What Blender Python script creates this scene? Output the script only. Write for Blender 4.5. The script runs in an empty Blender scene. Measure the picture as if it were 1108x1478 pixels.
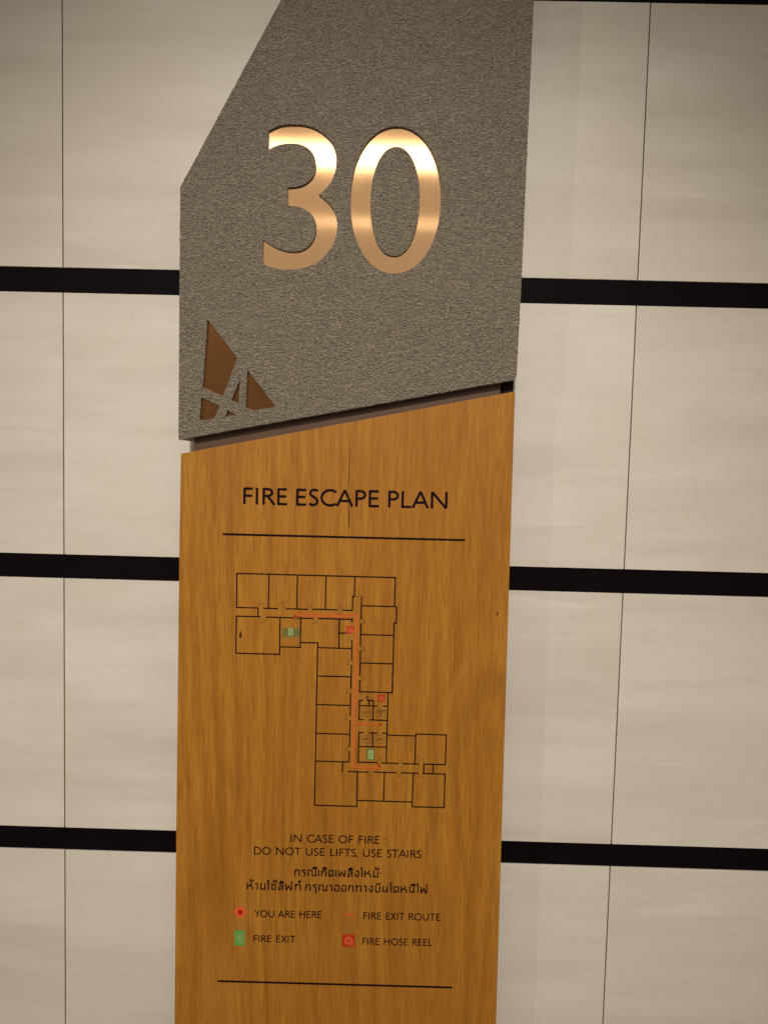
import bpy, bmesh, math, random
from mathutils import Matrix, Vector
random.seed(7)
S = bpy.context.scene
COL = S.collection
# ---------------------------------------------------------------- units
# Everything is laid out in millimetres on the wall: x to the right, y up, z out of the wall.
ZO = 1500.0                                  # height of the wall's y = 0 above the floor
def P(x, y, z=0.0):
    return Vector((x/1000, -z/1000, (y+ZO)/1000))

# ---------------------------------------------------------------- camera
cam = bpy.data.cameras.new("camera"); cam.sensor_fit = 'VERTICAL'; cam.sensor_height = 36; cam.lens = 26
cam.clip_start = 0.01; cam.clip_end = 100
co = bpy.data.objects.new("camera", cam); COL.objects.link(co); S.camera = co
a, b, c = -0.0656731895, 0.0108262425, 0.025958255
Rx = Matrix.Rotation(a, 3, 'X'); Ry = Matrix.Rotation(b, 3, 'Y'); Rz = Matrix.Rotation(c, 3, 'Z')
M = Matrix(((1,0,0),(0,0,-1),(0,1,0)))
co.matrix_world = Matrix.Translation(P(380.2095, 115.4218, 851.5053)) @ (M @ (Rx @ Ry @ Rz)).to_4x4()

# ---------------------------------------------------------------- world, lamps, exposure
w = bpy.data.worlds.new("World"); S.world = w; w.use_nodes = True
bg = w.node_tree.nodes['Background']; bg.inputs[0].default_value = (1.0, 0.87, 0.72, 1); bg.inputs[1].default_value = 0.185
S.view_settings.view_transform = 'Standard'; S.view_settings.look = 'None'
S.view_settings.exposure = 0; S.view_settings.gamma = 1
def lamp(name, kind, pos, target, energy, color, **kw):
    l = bpy.data.lights.new(name, kind); l.energy = energy; l.color = color
    for k, v in kw.items(): setattr(l, k, v)
    o = bpy.data.objects.new(name, l); COL.objects.link(o)
    o.location = P(*pos); o.rotation_euler = (P(*target)-P(*pos)).to_track_quat('-Z', 'Y').to_euler()
    return o
WARM = (1.0, 0.91, 0.80)
# ceiling downlight above and in front of the sign
lamp("downlight", 'SPOT', (270, 1600, 1950), (345, -205, 0), 250, (.985, .96, .90), spot_size=math.radians(39.5), spot_blend=1.0, shadow_soft_size=0.07)
# linear ceiling light behind the camera, seen mirrored in the brushed numerals
lamp("linear_ceiling_light", 'AREA', (380, 1480, 2660), (380, 0, 2660), 17, (1.0, 0.92, 0.78), shape='RECTANGLE', size=3.0, size_y=0.28)
lamp("ceiling_glow", 'AREA', (380, 1560, 4300), (380, 0, 4300), 21, WARM, shape='RECTANGLE', size=5.0, size_y=3.6)
lamp("far_ceiling_strip", 'AREA', (380, 1540, 3760), (380, 0, 3760), 2.2, WARM, shape='RECTANGLE', size=3.0, size_y=0.2)
lamp("side_downlight", 'SPOT', (-2300, 700, 2700), (560, -100, 0), 50, WARM, spot_size=math.radians(40), spot_blend=0.6, shadow_soft_size=0.012)

# ---------------------------------------------------------------- material helpers
class NT:
    def __init__(s, name):
        s.m = bpy.data.materials.new(name); s.m.use_nodes = True
        s.t = s.m.node_tree; s.n = s.t.nodes; s.b = s.n['Principled BSDF']
        s.tc = s.n.new('ShaderNodeTexCoord')
    def put(s, v, inp):
        if hasattr(v, 'is_linked') or isinstance(v, bpy.types.NodeSocket): s.t.links.new(v, inp)
        else: inp.default_value = v
    def map(s, scale, rot=(0,0,0), loc=(0,0,0), vec=None):
        n = s.n.new('ShaderNodeMapping'); s.put(vec or s.tc.outputs['Object'], n.inputs[0])
        n.inputs['Scale'].default_value = scale; n.inputs['Rotation'].default_value = rot; s.put(loc, n.inputs['Location']); return n.outputs[0]
    def noise(s, vec, scale, detail=3, rough=.5, dist=0, color=False):
        n = s.n.new('ShaderNodeTexNoise'); s.put(vec, n.inputs['Vector']); n.inputs['Scale'].default_value = scale
        n.inputs['Detail'].default_value = detail; n.inputs['Roughness'].default_value = rough; n.inputs['Distortion'].default_value = dist
        return n.outputs[1 if color else 0]
    def ramp(s, v, stops, interp='LINEAR'):
        n = s.n.new('ShaderNodeValToRGB'); s.put(v, n.inputs[0]); e = n.color_ramp.elements; n.color_ramp.interpolation = interp
        while len(e) < len(stops): e.new(.5)
        for k, (p, c) in enumerate(stops):
            e[k].position = p; e[k].color = (c, c, c, 1) if isinstance(c, (int, float)) else (*c, 1)
        return n.outputs[0]
    def mix(s, f, a, b, mode='MIX'):
        n = s.n.new('ShaderNodeMix'); n.data_type = 'RGBA'; n.blend_type = mode
        s.put(f, n.inputs[0]); s.put(a, n.inputs[6]); s.put(b, n.inputs[7]); return n.outputs[2]
    def math(s, op, a, b=0.0, c=0.0):
        n = s.n.new('ShaderNodeMath'); n.operation = op; s.put(a, n.inputs[0]); s.put(b, n.inputs[1]); s.put(c, n.inputs[2]); return n.outputs[0]
    def bump(s, h, dist, strength=1.0, normal=None):
        n = s.n.new('ShaderNodeBump'); s.put(h, n.inputs['Height']); n.inputs['Distance'].default_value = dist; n.inputs['Strength'].default_value = strength
        if normal: s.put(normal, n.inputs['Normal'])
        return n.outputs[0]
    def set(s, **k):
        for q, v in k.items(): s.put(v, s.b.inputs[q.replace('_', ' ')])
        return s.m

def mat_stone():
    s = NT("leathered_stone")
    v = s.tc.outputs['Object']
    warp = s.n.new('ShaderNodeVectorMath'); warp.operation = 'MULTIPLY_ADD'
    s.put(s.noise(v, 260, 2, color=True), warp.inputs[0]); warp.inputs[1].default_value = (.0018,)*3; s.put(v, warp.inputs[2])
    vv = warp.outputs[0]
    n1 = s.noise(s.map((480,480,800), vec=vv), 1.0, 3, .55)                # leathery lumps of about 2 mm
    n2 = s.noise(vv, 950, 2, .6)                # crystals
    n3 = s.noise(v, 17, 5, .65)                       # broad cloudiness
    n4 = s.noise(s.map((150,150,210), vec=vv), 1.0, 2, .5)          # broader dimples
    h = s.math('MULTIPLY_ADD', n4, .45, s.math('MULTIPLY_ADD', n2, .4, n1))
    sp = s.noise(s.map((1,1,1), loc=(3,5,1)), 850, 2, .5)
    base = s.ramp(n1, [(.395, (0.180,0.136,0.097)), (.455, (0.276,0.216,0.156)), (.53, (0.314,0.247,0.181)), (.60, (0.400,0.322,0.238))])  # crevice shade put into the colour: hollows between lumps darker
    base = s.mix(s.ramp(sp, [(.58, 0.0), (.70, .42)]), base, (0.668,0.563,0.432,1))
    base = s.mix(s.ramp(n2, [(.36, .6), (.45, 0.0)]), base, (0.044,0.031,0.021,1))
    base = s.mix(s.ramp(n4, [(.34, .14), (.50, 0.0)]), base, (0.122,0.092,0.066,1))
    base = s.mix(s.ramp(s.noise(s.map((1,1,1), loc=(8,2,4)), 62, 4, .6), [(.58, 0.0), (.72, .30)]), base, (0.472,0.390,0.298,1))
    base = s.mix(.14, base, s.ramp(n3, [(.3, (0.246,0.188,0.132)), (.7, (0.349,0.275,0.197))]))
    return s.set(Base_Color=base, Roughness=.46, Specular_IOR_Level=.5, Normal=s.bump(h, 0.0070, 1.0))

def mat_wood():
    s = NT("oak_veneer")
    v = s.tc.outputs['Object']
    big = s.noise(s.map((7, 1, 1.6)), 1.0, 2)              # slow wander of the growth lines
    sx = s.n.new('ShaderNodeSeparateXYZ'); s.put(v, sx.inputs[0])
    cx = s.n.new('ShaderNodeCombineXYZ')
    s.put(s.math('MULTIPLY_ADD', big, .07, sx.outputs[0]), cx.inputs[0]); s.put(s.math('MULTIPLY', sx.outputs[2], .036), cx.inputs[2])
    u = cx.outputs[0]
    rings = s.noise(u, 95, 3, .55)
    fine = s.noise(u, 900, 3, .6)
    pores = s.noise(s.map((1900, 100, 22)), 1.0, 2, .6)
    fl = s.noise(s.map((950, 100, 17)), 1.0, 3, .55)
    clouds = s.noise(s.map((9, 9, 5)), 1.0, 3)
    col = s.ramp(rings, [(.24, (0.245,0.089,0.0073)), (.47, (0.331,0.129,0.0121)), (.68, (0.390,0.166,0.0176)), (.75, (0.309,0.117,0.0105))])
    col = s.mix(s.ramp(fine, [(.36, .62), (.52, 0.0)]), col, (0.202,0.068,0.0048,1))
    col = s.mix(s.ramp(fl, [(.54, 0.0), (.70, .42)]), col, (0.481,0.227,0.0303,1))
    col = s.mix(s.ramp(pores, [(.55, 0.0), (.68, .55)]), col, (0.121,0.038,0.0032,1))
    col = s.mix(s.ramp(clouds, [(.35, .30), (.6, 0.0)]), col, (0.258,0.087,0.0073,1))
    # cathedral figure: growth lines that wander and arch
    w2 = s.noise(s.map((4.6, 1, .9), loc=(4.3, 0, 1.7)), 1.0, 2, .45)
    cy = s.n.new('ShaderNodeCombineXYZ'); s.put(s.math('MULTIPLY_ADD', w2, .20, s.math('MULTIPLY', sx.outputs[0], .55)), cy.inputs[0]); s.put(s.math('MULTIPLY', sx.outputs[2], .02), cy.inputs[2])
    arch = s.noise(cy.outputs[0], 210, 2, .5)
    col = s.mix(s.ramp(arch, [(.36, .32), (.47, 0.0)]), col, (0.203,0.076,0.0088,1))
    col = s.mix(s.ramp(arch, [(.56, 0.0), (.72, .14)]), col, (0.494,0.246,0.0485,1))
    h = s.math('MULTIPLY_ADD', pores, -1.0, fine)
    return s.set(Base_Color=col, Roughness=.5, Specular_IOR_Level=.22, Normal=s.bump(h, .00025, .6))

def mat_tile():
    s = NT("stone_look_tile")
    oi = s.n.new('ShaderNodeObjectInfo')
    off = s.n.new('ShaderNodeVectorMath'); off.operation = 'MULTIPLY_ADD'
    cmb = s.n.new('ShaderNodeCombineXYZ')
    for k in range(3): s.put(oi.outputs['Random'], cmb.inputs[k])
    s.put(cmb.outputs[0], off.inputs[0]); off.inputs[1].default_value = (11, 3, 17); s.put(s.tc.outputs['Object'], off.inputs[2])
    v = off.outputs[0]
    band = s.noise(s.map((2.2, 1, 17), rot=(0, math.radians(7), 0), vec=v), 1.0, 4, .55, .4)
    streak = s.noise(s.map((5, 1, 48), rot=(0, math.radians(9), 0), vec=v), 1.0, 3, .6, .6)
    cloud = s.noise(v, 7, 4, .6)
    gr = s.noise(v, 900, 2)
    col = s.ramp(band, [(.32, (0.505,0.433,0.363)), (.5, (0.565,0.493,0.419)), (.72, (0.615,0.546,0.473))])
    col = s.mix(s.ramp(streak, [(.60, 0.0), (.74, .5)]), col, (0.660,0.597,0.519,1))
    col = s.mix(s.ramp(streak, [(.30, .30), (.42, 0.0)]), col, (0.460,0.393,0.324,1))
    col = s.mix(s.ramp(cloud, [(.35, .45), (.6, 0.0)]), col, (0.520,0.459,0.363,1))
    vein = s.noise(s.map((3.2, 1, 22), rot=(0, math.radians(10), 0), vec=v), 1.0, 5, .6, .9)
    col = s.mix(s.ramp(vein, [(.49, 0.0), (.5, .16), (.51, 0.0)]), col, (.44,.365,.285,1))
    fleck = s.noise(s.map((60, 1, 260), vec=v), 1.0, 2, .5)
    col = s.mix(s.ramp(fleck, [(.73, 0.0), (.80, .3)]), col, (.70,.63,.53,1))
    col = s.mix(s.math('MULTIPLY', oi.outputs['Random'], .12), col, (.47,.395,.305,1))
    col = s.mix(.06, col, gr, 'OVERLAY')
    return s.set(Base_Color=col, Roughness=s.ramp(cloud, [(.3, .42), (.7, .55)]), Specular_IOR_Level=.35, Normal=s.bump(s.noise(v, 350, 3), .00012, .5))

def mat_metal(name, col, rough, aniso=.75, scratch=.00003):
    s = NT(name)
    tan = s.n.new('ShaderNodeTangent'); tan.direction_type = 'UV_MAP'
    sc = s.noise(s.map((2600, 100, 9)), 1.0, 3, .7)
    cl = s.noise(s.tc.outputs['Object'], 45, 3)
    c = s.mix(s.ramp(cl, [(.3, 0.0), (.75, .35)]), (*col, 1), (col[0]*.82, col[1]*.78, col[2]*.72, 1))
    c = s.mix(s.ramp(sc, [(.40, .28), (.56, 0.0)]), c, (col[0]*.7, col[1]*.62, col[2]*.5, 1))
    s.b.inputs['Metallic'].default_value = 1; s.b.inputs['Anisotropic'].default_value = aniso
    s.t.links.new(tan.outputs[0], s.b.inputs['Tangent']); s.b.inputs['Anisotropic Rotation'].default_value = 0
    return s.set(Base_Color=c, Roughness=s.ramp(cl, [(.3, rough), (.7, rough*1.3)]), Normal=s.bump(sc, scratch, .6))

def mat_plain(name, col, rough=.5, spec=.3, var=.12, scale=120, bump=0, metallic=0):
    s = NT(name)
    n = s.noise(s.tc.outputs['Object'], scale, 3)
    c = s.mix(n, tuple(x*(1-var) for x in col)+(1,), tuple(min(1, x*(1+var)) for x in col)+(1,))
    s.b.inputs['Metallic'].default_value = metallic
    if bump: s.set(Normal=s.bump(s.noise(s.tc.outputs['Object'], scale*3, 2), bump, .5))
    return s.set(Base_Color=c, Roughness=rough, Specular_IOR_Level=spec)

M_STONE = mat_stone(); M_WOOD = mat_wood(); M_TILE = mat_tile()
M_NUM = mat_metal("brushed_copper", (.80,.495,.255), .085, .9)
M_LOGO = mat_metal("bronze_sheet", (.50,.23,.085), .16, .3)
M_CORE = mat_plain("bronze_frame", (.075,.034,.015), .45, .4, .15, 40)
M_SLOT_DARK = mat_plain("slot_shade_dark", (.012,.006,.005), .6, .1, .2, 60)
M_BACK = mat_plain("dark_backing", (.06,.045,.033), .8, .2, .2, 60)
M_STRIP = mat_plain("black_gloss_trim", (.0045,.0025,.003), .5, .035, .2, 30)
M_INK = mat_plain("dark_ink", (.007,.0012,.003), .7, .08, .1, 200)
M_THIN = mat_plain("faint_ink", (.105,.052,.010), .55, .25, .1, 200)
M_BAND = mat_plain("orange_ink", (.375,.122,.017), .5, .25, .12, 200)
M_RED = mat_plain("red_ink", (.38,.022,.004), .5, .25, .1, 200)
M_DRED = mat_plain("dark_red_ink", (.30,.014,.004), .5, .25, .1, 200)
M_ORED = mat_plain("bright_red_ink", (.60,.075,.010), .5, .25, .1, 200)
M_PINK = mat_plain("pale_red_ink", (.58,.13,.045), .5, .25, .1, 200)
M_GREEN = mat_plain("green_ink", (.10,.26,.055), .5, .25, .1, 200)
M_PALEG = mat_plain("pale_green_ink", (.27,.31,.11), .5, .25, .1, 200)
M_GREYG = mat_plain("grey_green_ink", (.135,.115,.030), .5, .25, .1, 200)
M_SPLIT = mat_plain("veneer_split", (.085,.028,.007), .6, .1, .3, 900)
M_KNOT = mat_plain("wood_knot", (.055,.014,.005), .6, .2, .3, 900)

# ---------------------------------------------------------------- object helpers
def tag(o, label=None, cat=None, group=None, kind=None):
    for k, v in (('label', label), ('category', cat), ('group', group), ('kind', kind)):
        if v: o[k] = v
def empty(name, pos):
    o = bpy.data.objects.new(name, None); COL.objects.link(o); o.location = P(*pos); o.empty_display_size = .05; return o
def link(name, me, mat, parent=None, org=(0,0,0)):
    """link a mesh whose vertices are in metres relative to its thing's origin"""
    if mat and not me.materials: me.materials.append(mat)
    o = bpy.data.objects.new(name, me); COL.objects.link(o); o.parent = parent; return o
def box_mesh(x0, x1, y0, y1, z0, z1, bev=0.0, seg=2):
    bm = bmesh.new()
    vs = [bm.verts.new((x/1000, -z/1000, y/1000)) for z in (z0, z1) for x, y in ((x0,y0),(x1,y0),(x1,y1),(x0,y1))]
    for f in ((0,1,2,3),(7,6,5,4),(0,4,5,1),(1,5,6,2),(2,6,7,3),(3,7,4,0)): bm.faces.new([vs[i] for i in f])
    if bev: bmesh.ops.bevel(bm, geom=bm.edges[:], offset=bev/1000, segments=seg, profile=.5, affect='EDGES')
    bmesh.ops.recalc_face_normals(bm, faces=bm.faces[:])
    me = bpy.data.meshes.new("m"); bm.to_mesh(me); bm.free(); return me
def plate_mesh(loops, z0, z1, org, bev=0.0, uv=False):
    """solid plate between z0 and z1 from closed outlines (even-odd), with rounded edges"""
    cu = bpy.data.curves.new("c", 'CURVE'); cu.dimensions = '2D'; cu.fill_mode = 'BOTH'
    for L in loops:
        sp = cu.splines.new('POLY'); sp.points.add(len(L)-1); sp.use_cyclic_u = True
        for p_, (x, y) in zip(sp.points, L): p_.co = ((x-org[0])/1000, (y-org[1])/1000, 0, 1)
    cu.extrude = (z1-z0)/2000 - bev/1000
    if bev: cu.bevel_depth = bev/1000; cu.bevel_resolution = 2; cu.offset = -bev/1000
    o = bpy.data.objects.new("c", cu); COL.objects.link(o)
    me = bpy.data.meshes.new_from_object(o.evaluated_get(bpy.context.evaluated_depsgraph_get()))
    bpy.data.objects.remove(o); bpy.data.curves.remove(cu)
    zc = ((z0+z1)/2 - org[2])/1000
    for v in me.vertices: v.co = Vector((v.co.x, -(v.co.z+zc), v.co.y))
    me.materials.clear()
    for p_ in me.polygons: p_.use_smooth = False
    if uv:
        l = me.uv_layers.new(name="flat")
        for lp in me.loops:
            q = me.vertices[lp.vertex_index].co; l.data[lp.index].uv = (q.x, q.z)
    return me
def offset_loop(L, d):
    n = len(L); A = sum(L[i][0]*L[(i+1)%n][1]-L[(i+1)%n][0]*L[i][1] for i in range(n)); s = 1 if A > 0 else -1
    out = []
    for i in range(n):
        x0,y0 = L[i-1]; x1,y1 = L[i]; x2,y2 = L[(i+1)%n]
        a1 = Vector((y1-y0, x0-x1)).normalized(); a2 = Vector((y2-y1, x1-x2)).normalized()
        m = a1+a2; m = m/max(.3, m.length_squared/2)
        out.append((x1+m.x*d*s, y1+m.y*d*s))
    return out
def resample(L, step, jit=0.0):
    out = []
    n = len(L)
    for i in range(n):
        (x0,y0),(x1,y1) = L[i], L[(i+1)%n]; d = math.hypot(x1-x0, y1-y0); k = max(1, int(d/step))
        nx, ny = (y1-y0)/d, -(x1-x0)/d
        for j in range(k):
            t = j/k; r = random.gauss(0, jit) if jit else 0
            out.append((x0+(x1-x0)*t+nx*r, y0+(y1-y0)*t+ny*r))
    return out
def smooth(L, sharp, n=4):
    """Catmull-Rom through the points, keeping the corners listed in sharp"""
    N = len(L); out = []
    for i in range(N):
        p1, p2 = Vector(L[i]), Vector(L[(i+1)%N])
        p0 = Vector(L[i-1]) if i not in sharp else p1
        p3 = Vector(L[(i+2)%N]) if (i+1)%N not in sharp else p2
        for j in range(n):
            t = j/n
            q = .5*((2*p1)+(p2-p0)*t+(2*p0-5*p1+4*p2-p3)*t*t+(3*p1-p0-3*p2+p3)*t**3)
            out.append((q.x, q.y))
    return out

# flat print: strokes of ink, each a hair above the one before so that no two share a plane
class Ink:
    def __init__(s, z=52.06): s.v = []; s.f = []; s.z = z; s.k = 0
    def _z(s): s.k = (s.k+1) % 9; return s.z + s.k*.02
    def stroke(s, pts, w, closed=False):
        pts = [Vector(p) for p in pts]; pts = [p for i, p in enumerate(pts) if i == 0 or (p-pts[i-1]).length > 1e-4]; n = len(pts); h = w/2; z = s._z(); b0 = len(s.v)
        for i in range(n):
            p = pts[i]
            a_ = pts[i-1] if (i > 0 or closed) else None; b_ = pts[(i+1) % n] if (i < n-1 or closed) else None
            d1 = (p-a_).normalized() if a_ is not None else None; d2 = (b_-p).normalized() if b_ is not None else None
            if d1 is None: d1 = d2
            if d2 is None: d2 = d1
            n1 = Vector((-d1.y, d1.x)); n2 = Vector((-d2.y, d2.x)); m = n1+n2
            m = m/max(.35, m.length_squared/2) if m.length > 1e-6 else n1
            s.v += [(p.x+m.x*h, p.y+m.y*h, z), (p.x-m.x*h, p.y-m.y*h, z)]
        for i in range(n if closed else n-1):
            j = (i+1) % n; s.f.append((b0+2*i, b0+2*i+1, b0+2*j+1, b0+2*j))
    def poly(s, pts):
        z = s._z(); b0 = len(s.v); s.v += [(x, y, z) for x, y in pts]; s.f.append(tuple(range(b0, b0+len(pts))))
    def disc(s, x, y, r, n=28): s.poly([(x+r*math.cos(t*2*math.pi/n), y+r*math.sin(t*2*math.pi/n)) for t in range(n)])
    def rect(s, x0, x1, y0, y1): s.poly([(x0,y0),(x1,y0),(x1,y1),(x0,y1)])
    def build(s, name, mat, parent, label=None):
        me = bpy.data.meshes.new(name)
        me.from_pydata([((x-SO[0])/1000, -(z-SO[2])/1000, (y-SO[1])/1000) for x, y, z in s.v], [], s.f)
        bm = bmesh.new(); bm.from_mesh(me); bmesh.ops.recalc_face_normals(bm, faces=bm.faces[:])
        for f in bm.faces:
            if f.normal.y > 0: f.normal_flip()
        bm.to_mesh(me); bm.free()
        o = link(name, me, mat, parent); tag(o, label); return o

# ---------------------------------------------------------------- the wall
TW, PI_, TH = 649.64, 327.96, 300.0          # tile pitch, course pitch, tile height
wall = empty("tiled_wall", (0, 0, -14))
tag(wall, "beige stone-look tiled wall with black horizontal strips behind the sign", "wall")
WB = box_mesh(-1320, 1970, -1340, 1300, -8, 0); backing = link("backing", WB, M_BACK, wall)
def tile_mesh():
    return box_mesh(.7, TW-.7, .3, TH, 4, 14, .35, 2)
tm = tile_mesh()
for r in range(-4, 4):
    for c_ in range(-2, 3):
        o = link("tile", tm, M_TILE, wall); o.location = (c_*TW/1000, -random.uniform(-.15, .15)/1000, r*PI_/1000)
    # the strip lies in the channel above this course, set back from the tile faces
    o = link("trim_strip", box_mesh(-1300, 1950, .5, PI_-TH-.9, 2, 12.2, .3, 1), M_STRIP, wall); o.location = (0, 0, (r*PI_+TH)/1000)

# ---------------------------------------------------------------- the sign
SO = (330, -760, 0)                           # the sign's origin: foot of the board, on the wall
sign = empty("floor_sign", SO)
tag(sign, "tall stone and oak floor sign with copper number 30 and fire escape plan", "sign")

ST_OUT = [(513.6,745),(511.6,592.4),(509.6,312),(508.1,211),(505.6,206.9),(150.6,135.0),(150.0,136.5),(150.0,398.4),(337.2,745)]
NUM3 = [[241.72,457.14],[247.33,460.34],[252.76,462.47],[259.12,463.92],[265.49,464.4],[273.68,464.37],[280.99,463.38],[287.39,461.57],[293.82,458.61],[299.36,455.02],[303.99,450.87],[308.2,445.66],[311.07,439.09],[312.59,432.04],[312.74,424.95],[311.97,417.84],[309.82,411.58],[307.19,406.19],[303.18,400.77],[298.98,396.85],[295.25,393.9],[299.73,390.4],[304.38,386.48],[309.07,381.23],[312.4,375.49],[314.37,368.82],[315.14,362.57],[314.65,355.39],[312.97,348.17],[309.9,340.91],[305.43,334.52],[300.03,328.55],[292.76,323.43],[284.54,319.64],[275.37,317.36],[266.16,316.52],[257.85,316.61],[249.54,317.51],[242.13,319.43],[237.6,321.3],[237.4,346.54],[242.69,343.21],[249.2,339.6],[256.61,336.61],[264.01,334.97],[271.37,334.86],[278.72,336.39],[285.08,340.38],[289.58,345.87],[292.38,353.11],[293.16,360.31],[292.12,366.56],[289.55,371.87],[285.33,376.06],[279.78,379.27],[272.41,381.28],[262.9,382.05],[262.6,400.37],[269.31,400.9],[275.7,402.23],[281.35,404.87],[286.55,409.12],[290.11,414.73],[291.61,421.46],[291.22,428.06],[289.08,434.22],[285.07,439.25],[279.54,442.68],[273.12,444.69],[265.82,445.18],[258.53,444.6],[251.25,442.92],[245.81,440.63],[241.74,438.2]]
three = smooth([tuple(q) for q in NUM3], {0, 20, 39, 40, 56, 57, 73}, 3)
def superell(cx, cy, a_, b_, e, n=96):
    f = lambda v: math.copysign(abs(v)**(2/e), v)
    return [(cx+a_*f(math.cos(t*2*math.pi/n)), cy+b_*f(math.sin(t*2*math.pi/n))) for t in range(n)]
zero_o = superell(375.5, 389.6, 47.1, 74.9, 2.08); zero_i = superell(375.0, 388.3, 25.6, 55.6, 2.16)
LOGO = [[(180.2,262.5),(211.9,222.9),(197.2,182.3),(175.4,191.6)],
        [(174.4,180.7),(193.4,172.3),(189.3,160.6),(185.3,157.9),(179.6,156.9),(172.8,156.3)],
        [(223.1,210.5),(253.3,172.9),(230.3,167.8),(221.8,170.9)],
        [(215.2,200.3),(214.0,175.0),(206.5,178.2)],
        [(202.6,167.6),(212.2,162.7),(200.4,161.7)]]
slab = link("stone_panel", plate_mesh([resample(ST_OUT, 1.6, .16), three, zero_o, zero_i]+[resample(L, 1.2, .07) for L in LOGO], 4, 60, SO, .55), M_STONE, sign)
link("numeral", plate_mesh([offset_loop(three, .9)], 44, 56.6, SO, 0, True), M_NUM, slab)
link("numeral", plate_mesh([offset_loop(zero_o, .9), offset_loop(zero_i, -.9)], 44, 56.6, SO, 0, True), M_NUM, slab)
for L in LOGO:
    link("logo_inlay", plate_mesh([offset_loop(L, 1.2)], 44, 55.6, SO, 0, True), M_LOGO, slab)

# recessed core seen in the slot between stone and board
link("spacer_frame", plate_mesh([[(164.6,-740),(492.9,-740),(492.9,700),(340,700),(164.6,375)]], 1, 50.6, SO, .6), M_CORE, sign)
link("slot_shade_block", plate_mesh([[(493.6,150),(507.2,150),(507.2,230),(493.6,230)]], 1, 47, SO, .4), M_SLOT_DARK, sign)  # near-black block added to give the slot's right end its deep shade
board = link("wood_panel", plate_mesh([[(508.2,195.7),(509.4,-5),(511.2,-274),(512.9,-515),(514.2,-742),(147.6,-742),(148.4,-301),(149.6,8),(150.5,120.3)]], 20, 52, SO, .45), M_WOOD, sign)

# ---- lettering: capitals as strokes, cap height 1; every entry is (advance width, strokes)
def arc(cx, cy, rx, ry, a0, a1, n=14):
    return [(cx+rx*math.cos(math.radians(a0+(a1-a0)*t/n)), cy+ry*math.sin(math.radians(a0+(a1-a0)*t/n))) for t in range(n+1)]
def glyphs(w):
    h = w/2; t = 1-h; G = {}
    G['I'] = (w, [[(h,0),(h,1)]])
    G['F'] = (.52, [[(h,0),(h,1)], [(h,t),(.52,t)], [(h,.52),(.48,.52)]])
    G['E'] = (.56, [[(h,0),(h,1)], [(h,t),(.54,t)], [(h,.52),(.50,.52)], [(h,h),(.56,h)]])
    G['L'] = (.54, [[(h,1),(h,h),(.54,h)]])
    G['H'] = (.82, [[(h,0),(h,1)], [(.82-h,0),(.82-h,1)], [(h,.52),(.82-h,.52)]])
    G['N'] = (.90, [[(h,0),(h,1)], [(h*1.1,.97),(.90-h*1.1,.03)], [(.90-h,0),(.90-h,1)]])
    G['T'] = (.74, [[(.37,0),(.37,t)], [(0,t),(.74,t)]])
    G['A'] = (.92, [[(h*.7,0),(.46,.985)], [(.46,.985),(.92-h*.7,0)], [(.19,.33),(.73,.33)]])
    G['R'] = (.70, [[(h,0),(h,1)], [(h,t),(.26,t)]+arc(.26,.735,.27,.265-h,90,-90)+[(h,.47+h)], [(.30,.50),(.68,0)]])
    G['P'] = (.58, [[(h,0),(h,1)], [(h,t),(.27,t)]+arc(.27,.715,.31-h,.285-h,90,-90)+[(h,.43+h)]])
    G['D'] = (.86, [[(h,0),(h,1)], [(h,t),(.34,t)]+arc(.34,.5,.52-h,.5-h,90,-90,18)+[(h,h)]])
    G['O'] = (1.02, [arc(.51,.5,.51-h,.5-h+.015,0,360,30)])
    G['C'] = (.84, [arc(.53,.5,.53-h,.5-h+.015,47,313,24)])
    G['U'] = (.80, [[(h,1),(h,.36)]+arc(.40,.36,.40-h,.36-h,180,360,16)+[(.80-h,1)]])
    G['S'] = (.53, [arc(.275,.745,.205,.255-h,50,270,14)[:-1]+arc(.275-.0,.255+.0,.245-h*.5,.245-h+h*1.0,90,-90,12)[0:0]+
                    [(.275-.14,.60),(.275,.53),(.275+.13,.45)]+arc(.265,.265,.225,.265-h,30,-145,12)])
    G['X'] = (.76, [[(h*.8,0),(.74-h*.8,1)], [(h*.9,1),(.76-h*.8,0)]])
    G['Y'] = (.74, [[(h*.8,1),(.37,.46)], [(.74-h*.8,1),(.37,.46)], [(.37,.49),(.37,0)]])
    G['V'] = (.80, [[(h*.8,1),(.40,.02)], [(.80-h*.8,1),(.40,.02)]])
    G[':'] = (w, [[(h,.0),(h,w*1.1)], [(h,.55),(h,.55+w*1.1)]])
    G[','] = (w, [[(h,w),(h*.6,-.16)]])
    # S redrawn as one smooth spine
    sp = []
    ctl = [(.49,.885),(.40,.945),(.28,.955),(.15,.90),(.085,.79),(.10,.67),(.19,.585),(.30,.515),(.41,.43),(.465,.32),(.455,.18),(.36,.075),(.23,.045),(.12,.075),(.035,.14)]
    for i in range(len(ctl)-1):
        p0 = Vector(ctl[max(0,i-1)]); p1 = Vector(ctl[i]); p2 = Vector(ctl[i+1]); p3 = Vector(ctl[min(len(ctl)-1,i+2)])
        for j in range(3):
            u = j/3; q = .5*((2*p1)+(p2-p0)*u+(2*p0-5*p1+4*p2-p3)*u*u+(3*p1-p0-3*p2+p3)*u**3); sp.append((q.x, q.y))
    sp.append(ctl[-1]); G['S'] = (.53, [sp])
    return G
BEAR = {'I':(.13,.13),'F':(.13,.05),'E':(.13,.07),'L':(.13,.04),'H':(.13,.13),'N':(.13,.13),'T':(.03,.03),'A':(.0,.0),'R':(.13,.0),'P':(.13,.02),'D':(.13,.06),'O':(.06,.06),'C':(.06,.03),'U':(.12,.12),'S':(.06,.06),'X':(.02,.02),'Y':(.0,.0),'V':(0,0),':':(.1,.1),',':(.0,.1)}
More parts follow.
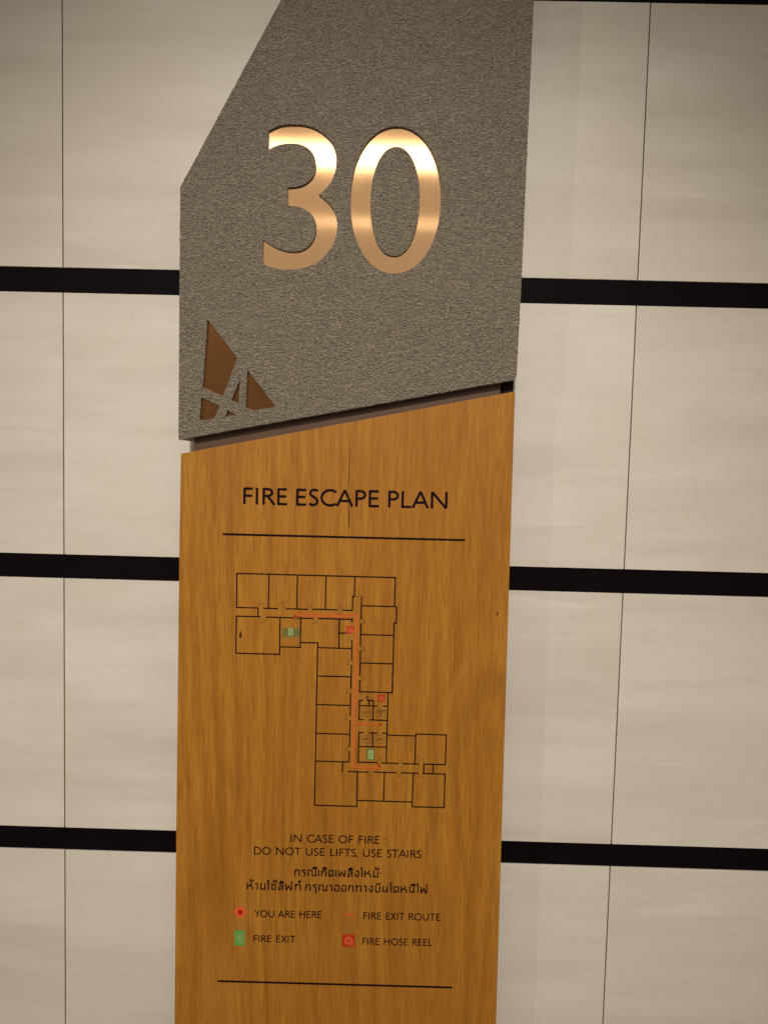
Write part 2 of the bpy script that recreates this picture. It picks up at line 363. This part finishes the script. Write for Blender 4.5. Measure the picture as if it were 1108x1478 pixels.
def text(ink, s, x0, x1, y, cap, wt, G=None, B=None, y1=None):
    """set a line so that its ink runs exactly from x0 to x1 on the baseline y"""
    G = G or glyphs(wt); B = B or BEAR
    pen = 0; items = []
    for k, ch in enumerate(s):
        if ch == ' ': pen += .47; continue
        l, r = B.get(ch, (.09,.09)); adv, st = G[ch]
        if items: pen += l
        items.append((pen, st)); last = pen+adv; pen += adv+r
    sx = (x1-x0)/last; sy = cap
    for off, st in items:
        for q in st:
            pts = [(x0+(off+a_)*sx, y+((y1-y)*((off+a_)/last) if y1 is not None else 0)+b_*sy) for a_, b_ in q]
            closed = len(q) > 3 and abs(q[0][0]-q[-1][0]) < 1e-6 and abs(q[0][1]-q[-1][1]) < 1e-6
            ink.stroke(pts[:-1] if closed else pts, wt*cap*1.3, closed)

k = Ink()
for s_, x0, x1, ya, yb in (("FIRE", 219.0, 266.6, 67.3, 67.5), ("ESCAPE", 276.2, 365.8, 67.5, 67.9), ("PLAN", 375.9, 439.6, 67.9, 68.2)):
    text(k, s_, x0, x1, ya, 18.1, .118, y1=yb)
k.build("title_lettering", M_INK, board)
for y0_, y1_, xa, xb in ((34.1, 34.5, 196.9, 460.2), (-474.8, -473.3, 196.5, 462.1)):
    k = Ink(); k.stroke([(xa, y0_), (xb, y1_)], 2.35); k.build("rule_line", M_INK, board)
k = Ink()
text(k, "IN CASE OF FIRE", 276.8, 375.9, -309.4, 8.9, .115, y1=-308.4)
text(k, ":", 381.2, 382.3, -308.3, 8.9, .115)
text(k, "DO NOT USE LIFTS, USE STAIRS", 235.9, 422.7, -325.1, 8.9, .115, y1=-323.2)
k.build("notice_lettering", M_INK, board)
k = Ink(); text(k, "YOU ARE HERE", 237.8, 312.9, -398.0, 8.2, .115, y1=-396.8); k.build("legend_lettering", M_INK, board)
k = Ink(); text(k, "FIRE EXIT ROUTE", 360.0, 446.1, -396.5, 8.2, .115, y1=-395.4); k.build("legend_lettering", M_INK, board)
k = Ink(); text(k, "FIRE EXIT", 236.7, 283.9, -427.1, 8.0, .115, y1=-426.4); k.build("legend_lettering", M_INK, board)
k = Ink(); text(k, "FIRE HOSE REEL", 359.8, 438.0, -426.1, 8.0, .115, y1=-425.2); k.build("legend_lettering", M_INK, board)

# ---- Thai lettering, loopless strokes, consonant height 1
def thai(w):
    h = w/2; t = 1-h; r = .16; G = {}
    hook = lambda x: [(x, .62), (x+.10, .76)]
    arch = lambda x0, x1: [(x0,0),(x0,.52),(x0+.09,.64),(x0,.76),(x0+.07,.90),(x0+.2,t),(x1-.2,t),(x1-.06,.92),(x1,.76),(x1,0)]
    G['ก'] = (.62, [[(h,0),(h,.50),(h+.11,.63),(h,.76),(h+.08,.90),(h+.2,t),(.62-.24,t),(.62-h-.05,.90),(.62-h,.74),(.62-h,0)]])
    G['ร'] = (.50, [[(.50,.93),(.30,t),(.12,.90),(.12,.74),(.22,.62),(.40,.56),(.50-h,.42),(.50-h,.14),(.40,h),(.24,h)]])
    G['ณ'] = (.98, [[(h,0),(h,.78),(.14,.92),(.22,t),(.38,t),(.48,.90),(.52,.76),(.52,.16),(.60,h),(.72,.10),(.94,.30)], [(.98-h,1),(.98-h,0)]])
    G['เ'] = (.13, [[(h,1),(h,.12),(h+.08,h)]])
    G['ด'] = (.62, [[(.30,.08),(.20,h),(.12,.06),(h+.01,.24),(h,.74),(.10,.90),(.24,t),(.40,t),(.57,.88),(.62-h,.72),(.62-h,0)], [(.30,.06),(.34,.26),(.24,.40)]])
    G['พ'] = (.80, [[(h,1),(h+.06,h),(.16,h),(.40,.72),(.64,h),(.70,h),(.80-h,1)]])
    G['ฟ'] = (.86, [[(h,1),(h+.06,h),(.16,h),(.40,.72),(.64,h),(.70,h),(.80-h,1.42)]])
    G['ล'] = (.60, [[(.05,.88),(.20,t),(.42,t),(.60-h,.84),(.60-h,0)], [(.60-h,.56),(.36,.60),(.16,.52),(h,.34),(h+.02,.12),(.14,h),(.26,.10),(.30,.30)]])
    G['ง'] = (.52, [[(.24,t),(.38,t),(.46,.86),(.46,.20),(.38,h),(.28,h),(.04,.58)], [(.24,t),(.20,.80)]])
    G['ไ'] = (.22, [[(.16,0),(.16,1.06),(.06,1.26),(.06,1.40),(.22,1.44)]])
    G['ใ'] = (.22, [[(.14,0),(.14,1.02),(.02,1.16),(.02,1.36),(.16,1.40),(.20,1.24)]])
    G['ห'] = (.72, [[(h,1),(h,0)], [(h,.40),(.34,.62),(.46,.74),(.46,.90),(.60,t)], [(.40,.58),(.58,.50),(.66,.36),(.66,0)]])
    G['ม'] = (.66, [[(h,1),(.14,.96),(.14,.14),(.08,h)], [(.14,.20),(.36,.10),(.60-h,.12)], [(.66-h,1),(.66-h,0)]])
    G['า'] = (.38, [[(.03,.88),(.14,t),(.26,t),(.38-h,.84),(.38-h,0)]])
    G['ช'] = (.62, [[(.06,.80),(.06,t),(.20,t),(.24,.80),(.14,.60),(.14,.16),(.24,h),(.40,h),(.52,.16),(.52,.62),(.40,.74),(.60,1.05)]])
    G['ท'] = (.70, [[(h,1),(.12,.96),(.14,0)], [(.14,.60),(.30,.92),(.44,t),(.60,.90),(.70-h,.70),(.70-h,0)]])
    G['อ'] = (.60, [[(.06,.84),(.20,t),(.42,t),(.60-h,.82),(.60-h,.18),(.44,h),(.20,h),(h,.18),(h,.44),(.20,.56)]])
    G['บ'] = (.64, [[(h,1),(.12,.95),(.12,.18),(.22,h),(.46,h),(.64-h,.18),(.64-h,1)]])
    G['น'] = (.68, [[(h,1),(.12,.95),(.12,.16),(.08,h)], [(.12,.22),(.30,.12),(.52,.30),(.62,.16)], [(.64-h,1),(.64-h,0)]])
    G[':'] = (w, [[(h,0),(h,.16)], [(h,.62),(h,.78)]])
    return G
ABOVE = {'ี': [[(-.46,1.16),(-.34,1.32),(-.12,1.32),(-.04,1.16),(-.50,1.16)], [(-.04,1.16),(-.04,1.46)]],
         'ิ': [[(-.46,1.16),(-.34,1.34),(-.12,1.34),(-.04,1.16),(-.50,1.16)]],
         '้': [[(-.40,1.46),(-.28,1.50),(-.26,1.30),(-.36,1.22),(-.04,1.24),(.0,1.52)]],
         '์': [[(-.30,1.20),(-.16,1.20),(-.12,1.34),(-.24,1.42),(-.30,1.30)], [(-.14,1.36),(-.02,1.56)]],
         'ั': [[(-.44,1.44),(-.40,1.20),(-.26,1.16),(-.06,1.30),(.02,1.46)]],
         'ุ': [[(-.20,-.16),(-.08,-.16),(-.08,-.46)]]}
def thai_text(ink, s, x0, x1, y, hgt, wt, y1):
    G = thai(wt); pen = 0; items = []
    for ch in s:
        if ch == ' ': pen += .30; continue
        if ch in ABOVE: items.append((last+.02, ABOVE[ch])); continue
        adv, st = G[ch]; items.append((pen, st)); last = pen+adv; pen = last+.17
    sx = (x1-x0)/last
    for off, st in items:
        for q in st: ink.stroke([(x0+(off+a_)*sx, y+(y1-y)*(off+a_)/last+b_*hgt) for a_, b_ in q], wt*hgt*1.25)
k = Ink()
thai_text(k, "กรณีเกิดเพลิงไหม้:", 281.1, 378.9, -348.6, 7.7, .15, -347.4)
thai_text(k, "ห้ามใช้ลิฟท์ กรุณาออกทางบันไดหนีไฟ", 228.0, 431.3, -366.0, 7.7, .15, -364.1)
k.build("thai_lettering", M_INK, board)

# ---- the floor plan
V_ = [(212.9,-97,-55.8),(212.9,-46.1,-8.5),(236.6,-55.8,-46.1),(247.9,-46.1,-8.5),(260.9,-97,-56),(279.0,-45.9,-9),(283.5,-88.4,-56),(302.6,-266.3,-82.6),(310.2,-45.6,-9),(325.8,-88,-55.8),(332.8,-226.9,-215.8),(339.8,-58.7,-55.2),(339.8,-46,-30.4),(340.0,-215.4,-203.8),(340.0,-198.9,-168.8),(340.0,-163.2,-138.9),(340.0,-132.8,-106.5),(340.0,-101.6,-79.0),(341.6,-30.4,-8.5),(349.4,-265.8,-226.7),(349.4,-85.2,-60.2),(349.4,-55.1,-30.2),(349.7,-167.5,-145.9),(349.6,-136.3,-123.4),(349.6,-117.7,-90.4),(350.0,-215.6,-182.1),(358.5,-145.7,-141.0),(360.6,-151.6,-145.7),(365.2,-167.4,-145.6),(365.3,-197.8,-182.0),(379.4,-259.1,-226.5),(381.0,-215.6,-136.1),(385.6,-136.1,-58.6),(385.6,-40.4,-8.1),(388.0,-58.6,-40.4),(411.1,-264.7,-226.3),(412.8,-215.6,-182.1),(422.8,-226.1,-215.7),(432.8,-226.2,-215.7),(446.4,-264.5,-226.2),(446.4,-215.5,-181.9)]
H_ = [(-266.2,302.2,349.5),(-264.5,411.1,446.4),(-259.2,349.6,411.42),(-226.7,338.6,362.0),(-226.4,367.3,392.8),(-226.3,398.1,416.7),(-226.3,421.5,446.4),(-215.8,302.7,339.9),(-215.8,376.1,394.6),(-215.8,399.4,416.4),(-215.6,422.8,446.7),(-215.5,350,370.8),(-197.8,350.2,380.9),(-184.4,302.7,340.0),(-184.1,381.2,412.8),(-182.1,350.0,354.9),(-182.0,361.3,369.9),(-182.0,376.1,381.1),(-181.9,412.8,446.3),(-167.5,349.8,354.2),(-167.4,361.0,380.4),(-151.9,302.7,340.1),(-151.7,349.8,369.3),(-151.6,375.7,380.7),(-145.9,349.6,353.8),(-145.6,358.5,365.1),(-136.1,349.6,386.0),(-119.8,302.9,340.0),(-103.9,349.9,385.3),(-96.9,213.0,260.9),(-88.5,261.2,283.7),(-88.2,302.4,339.4),(-83.0,283.6,302.7),(-72.3,349.9,385.3),(-71.3,326.0,334.3),(-58.6,385.2,388.3),(-56.0,279.5,296.7),(-55.8,245.9,275.7),(-55.8,302.7,339.9),(-55.7,212.7,239.0),(-46.1,212.7,236.8),(-46.1,242.6,258.1),(-46.0,266.9,291.0),(-45.8,329.0,339.9),(-45.7,296.1,323.0),(-40.4,349.6,388.1),(-30.4,339.6,341.8),(-8.4,212.6,385.9)]
k = Ink()
for x, ya, yb in V_: k.stroke([(x, ya-.45), (x, yb+.45)], 1.42)
for y, xa, xb in H_: k.stroke([(xa-.3, y), (xb+.3, y)], 1.42)
k.build("plan_wall_lines", M_INK, board)
# doors: a thin leaf and its quarter swing at every gap
def door(hx, hy, ang0, ang1, r):
    L = [(hx, hy)]+[(hx+r*math.cos(math.radians(ang0+(ang1-ang0)*j/5)), hy+r*math.sin(math.radians(ang0+(ang1-ang0)*j/5))) for j in range(6)]
    k = Ink(); k.stroke(L, .55); k.build("door_swing", M_THIN, board)
for x, y, r in ((236.7,-46.1,5.9),(258.1,-46,7),(291,-46,5.1),(323,-45.7,5.9),(394.6,-215.8,4.8),(416.4,-215.8,6),(370.2,-215.8,5.6),(353.8,-145.9,4.6)): door(x+r, y, 95, 160, r)
for x, y, r in ((239,-55.7,6.9),(275.7,-55.9,3.8),(296.7,-56,6),(333,-226.8,5.6),(362,-226.5,5.2),(392.8,-226.3,5.2),(416.7,-226.3,4.8)): door(x, y, -85, -20, r)
for x, y, r in ((349.4,-60.2,5.1),(349.5,-90.4,5.2),(349.6,-123.4,5.7),(341.6,-30.4,6.5)): door(x, y, 5, 70, r)
for x, y, r in ((340,-101.6,4.9),(340.1,-133.5,4.8),(340.2,-73.7,5.2),(340,-163.2,5.6),(340,-198.9,4.9)): door(x, y-r, 175, 110, r)
# route
k = Ink(52.26)
k.stroke([(278.0,-52.4),(343.7,-52.4),(343.7,-220.4),(373.5,-220.4)], 3.3)
k.build("route_band", M_BAND, board)
k = Ink(52.48)
k.stroke([(277.4,-50.9),(345.3,-50.9),(345.3,-222.0),(374.0,-222.0)], .95); k.stroke([(345.4,-172.3),(374.8,-172.3)], 1.2)
k.stroke([(278.0,-53.9),(342.4,-53.9)], .55)
k.build("route_line", M_ORED, board)
for x, y, r in ((277.6,-53.6,1.5),(372.9,-218.6,1.7),(373.6,-172.2,1.2)):
    k = Ink(52.68); k.disc(x, y, r, 14); k.stroke([(x, y), (x, y-3.2 if r == 1.5 else y-1.5)], 1.0); k.build("route_marker", M_DRED if r < 1.6 else M_RED, board)
# stair symbols on the plan
for x0, x1, y0, y1, gx in ((270.1,275.3,-75.6,-67.6,(263.4,282.6,-77,-67.3)), (360.7,366.7,-211.7,-201.4,(358.6,368.5,-212.7,-200.0))):
    k = Ink(); k.rect(*gx); o = k.build("exit_symbol", M_GREYG, board)
    k = Ink(52.3); k.rect(x0, x1, y0, y1); k.build("exit_plate", M_PALEG, board)
    k = Ink(52.5); cx_, cy_ = (x0+x1)/2, (y0+y1)/2
    k.disc(cx_+.5, cy_+2.2, .55, 10); k.stroke([(cx_+.2,cy_+1.4),(cx_-.3,cy_-.4),(cx_+.8,cy_-1.42),(cx_+.6,cy_-2.8)], .6); k.stroke([(cx_-.3,cy_-.3),(cx_-1.5,cy_-2.3)], .6); k.stroke([(cx_-1.6,cy_+.5),(cx_+.1,cy_+1.1),(cx_+1.5,cy_+.3)], .5)
    ym = y1+1.4; k.poly([(cx_-1,ym-1),(cx_+1,ym-1),(cx_,ym+.6)]); ym = y0-1.4; k.poly([(cx_-1,ym+1),(cx_,ym-.6),(cx_+1,ym+1)])
    k.build("running_figure", M_GREEN, board)
def hose(cx_, cy_, h):
    k = Ink(52.3); k.rect(cx_-h, cx_+h, cy_-h, cy_+h); k.build("hose_reel_symbol", M_RED, board)
    k = Ink(52.5)
    k.stroke([(cx_+h*.58*math.cos(t/24*2*math.pi), cy_+h*.58*math.sin(t/24*2*math.pi)) for t in range(24)], h*.13, True)
    k.stroke([(cx_+h*.32*math.cos(t/16*2*math.pi), cy_+h*.32*math.sin(t/16*2*math.pi)) for t in range(16)], h*.12, True)
    k.stroke([(cx_+h*.58, cy_+h*.1), (cx_+h*.72, cy_-h*.6), (cx_+h*.35, cy_-h*.72)], h*.12)
    k.build("reel_drawing", M_PINK, board)
hose(337.9, -67.5, 4.1); hose(374.1, -142.6, 3.9); hose(343.9, -421.9, 7.1)
# lifts
for x0, x1, y0, y1, two in ((352.9,362.8,-163.5,-155.2,0),(368.4,378.6,-163.4,-155.1,1),(353.1,362.5,-193.4,-185,0),(368.1,377.4,-193.6,-185,0)):
    k = Ink(); k.stroke([(x0,y0),(x1,y0),(x1,y1),(x0,y1)], .5, True)
    if two:
        text(k, "SERVICE", x0+.6, x1-.6, y1-3.6, 2.5, .17); text(k, "LIFT", x0+2.6, x1-2.6, y0+1.3, 2.5, .17)
    else: text(k, "LIFT", x0+1.4, x1-1.2, (y0+y1)/2-1.6, 3.2, .19)
    k.build("lift_lettering", M_THIN, board)
# legend symbols
k = Ink(52.1); k.disc(221.4, -392.5, 6.5, 32); k.build("here_symbol", M_ORED, board)
k = Ink(52.4); k.stroke([(221.4+4.6*math.cos(t/28*2*math.pi), -392.5+4.6*math.sin(t/28*2*math.pi)) for t in range(28)], .9, True); k.build("here_ring", M_PINK, board)
k = Ink(52.6); k.disc(221.4, -392.5, 2.9, 20); k.build("here_dot", M_DRED, board)
k = Ink(); k.stroke([(339.4,-391.5),(349.4,-391.3)], 1.9); k.build("legend_dash", M_ORED, board)
k = Ink(52.1); k.rect(215.2, 227.0, -432.0, -413.9); k.build("exit_symbol", M_GREEN, board)
k = Ink(52.4); X, Y = 221.1, -423
k.disc(X+.9, Y+5.2, 1.15, 12)
k.stroke([(X+.4,Y+3.4),(X-.7,Y-.6),(X+1.7,Y-2.8),(X+1.2,Y-6.6)], 1.42); k.stroke([(X-.7,Y-.5),(X-2.2,Y-3.2),(X-4.3,Y-4.2)], 1.2); k.stroke([(X-3.6,Y+1.0),(X-2.3,Y+3.0),(X+.5,Y+3.2),(X+2.2,Y+1.2),(X+3.9,Y+1.8)], 1.0)
k.stroke([(X+4.6,Y+7.4),(X+4.6,Y-7.4)], .6); k.stroke([(X-4.6,Y+6.8),(X-4.6,Y+3.6)], .6)
k.build("running_figure", M_PALEG, board)
# marks in the veneer
k = Ink(52.05)
k.poly([(332.6,147),(333.1,120),(333.2,95),(333.0,80),(332.5,95),(332.3,120)])
k.poly([(333.1,86),(333.7,70),(334.6,58),(334.4,46),(333.7,41.5),(333.4,48),(332.8,58),(332.9,72)])
k.build("veneer_split", M_SPLIT, board)
k = Ink(52.05); k.poly([(217.3,-70.5),(218.4,-73.5),(219.4,-77.5),(218.2,-80.2),(216.4,-79.8),(216.2,-76),(216.9,-73)]); k.build("knot", M_KNOT, board)
k = Ink(52.05); k.poly([(497.9,-41.5),(498.4,-44),(497.9,-47.6),(497.3,-47),(496.2,-45.6),(497.1,-44.6)]); k.build("knot", M_KNOT, board)
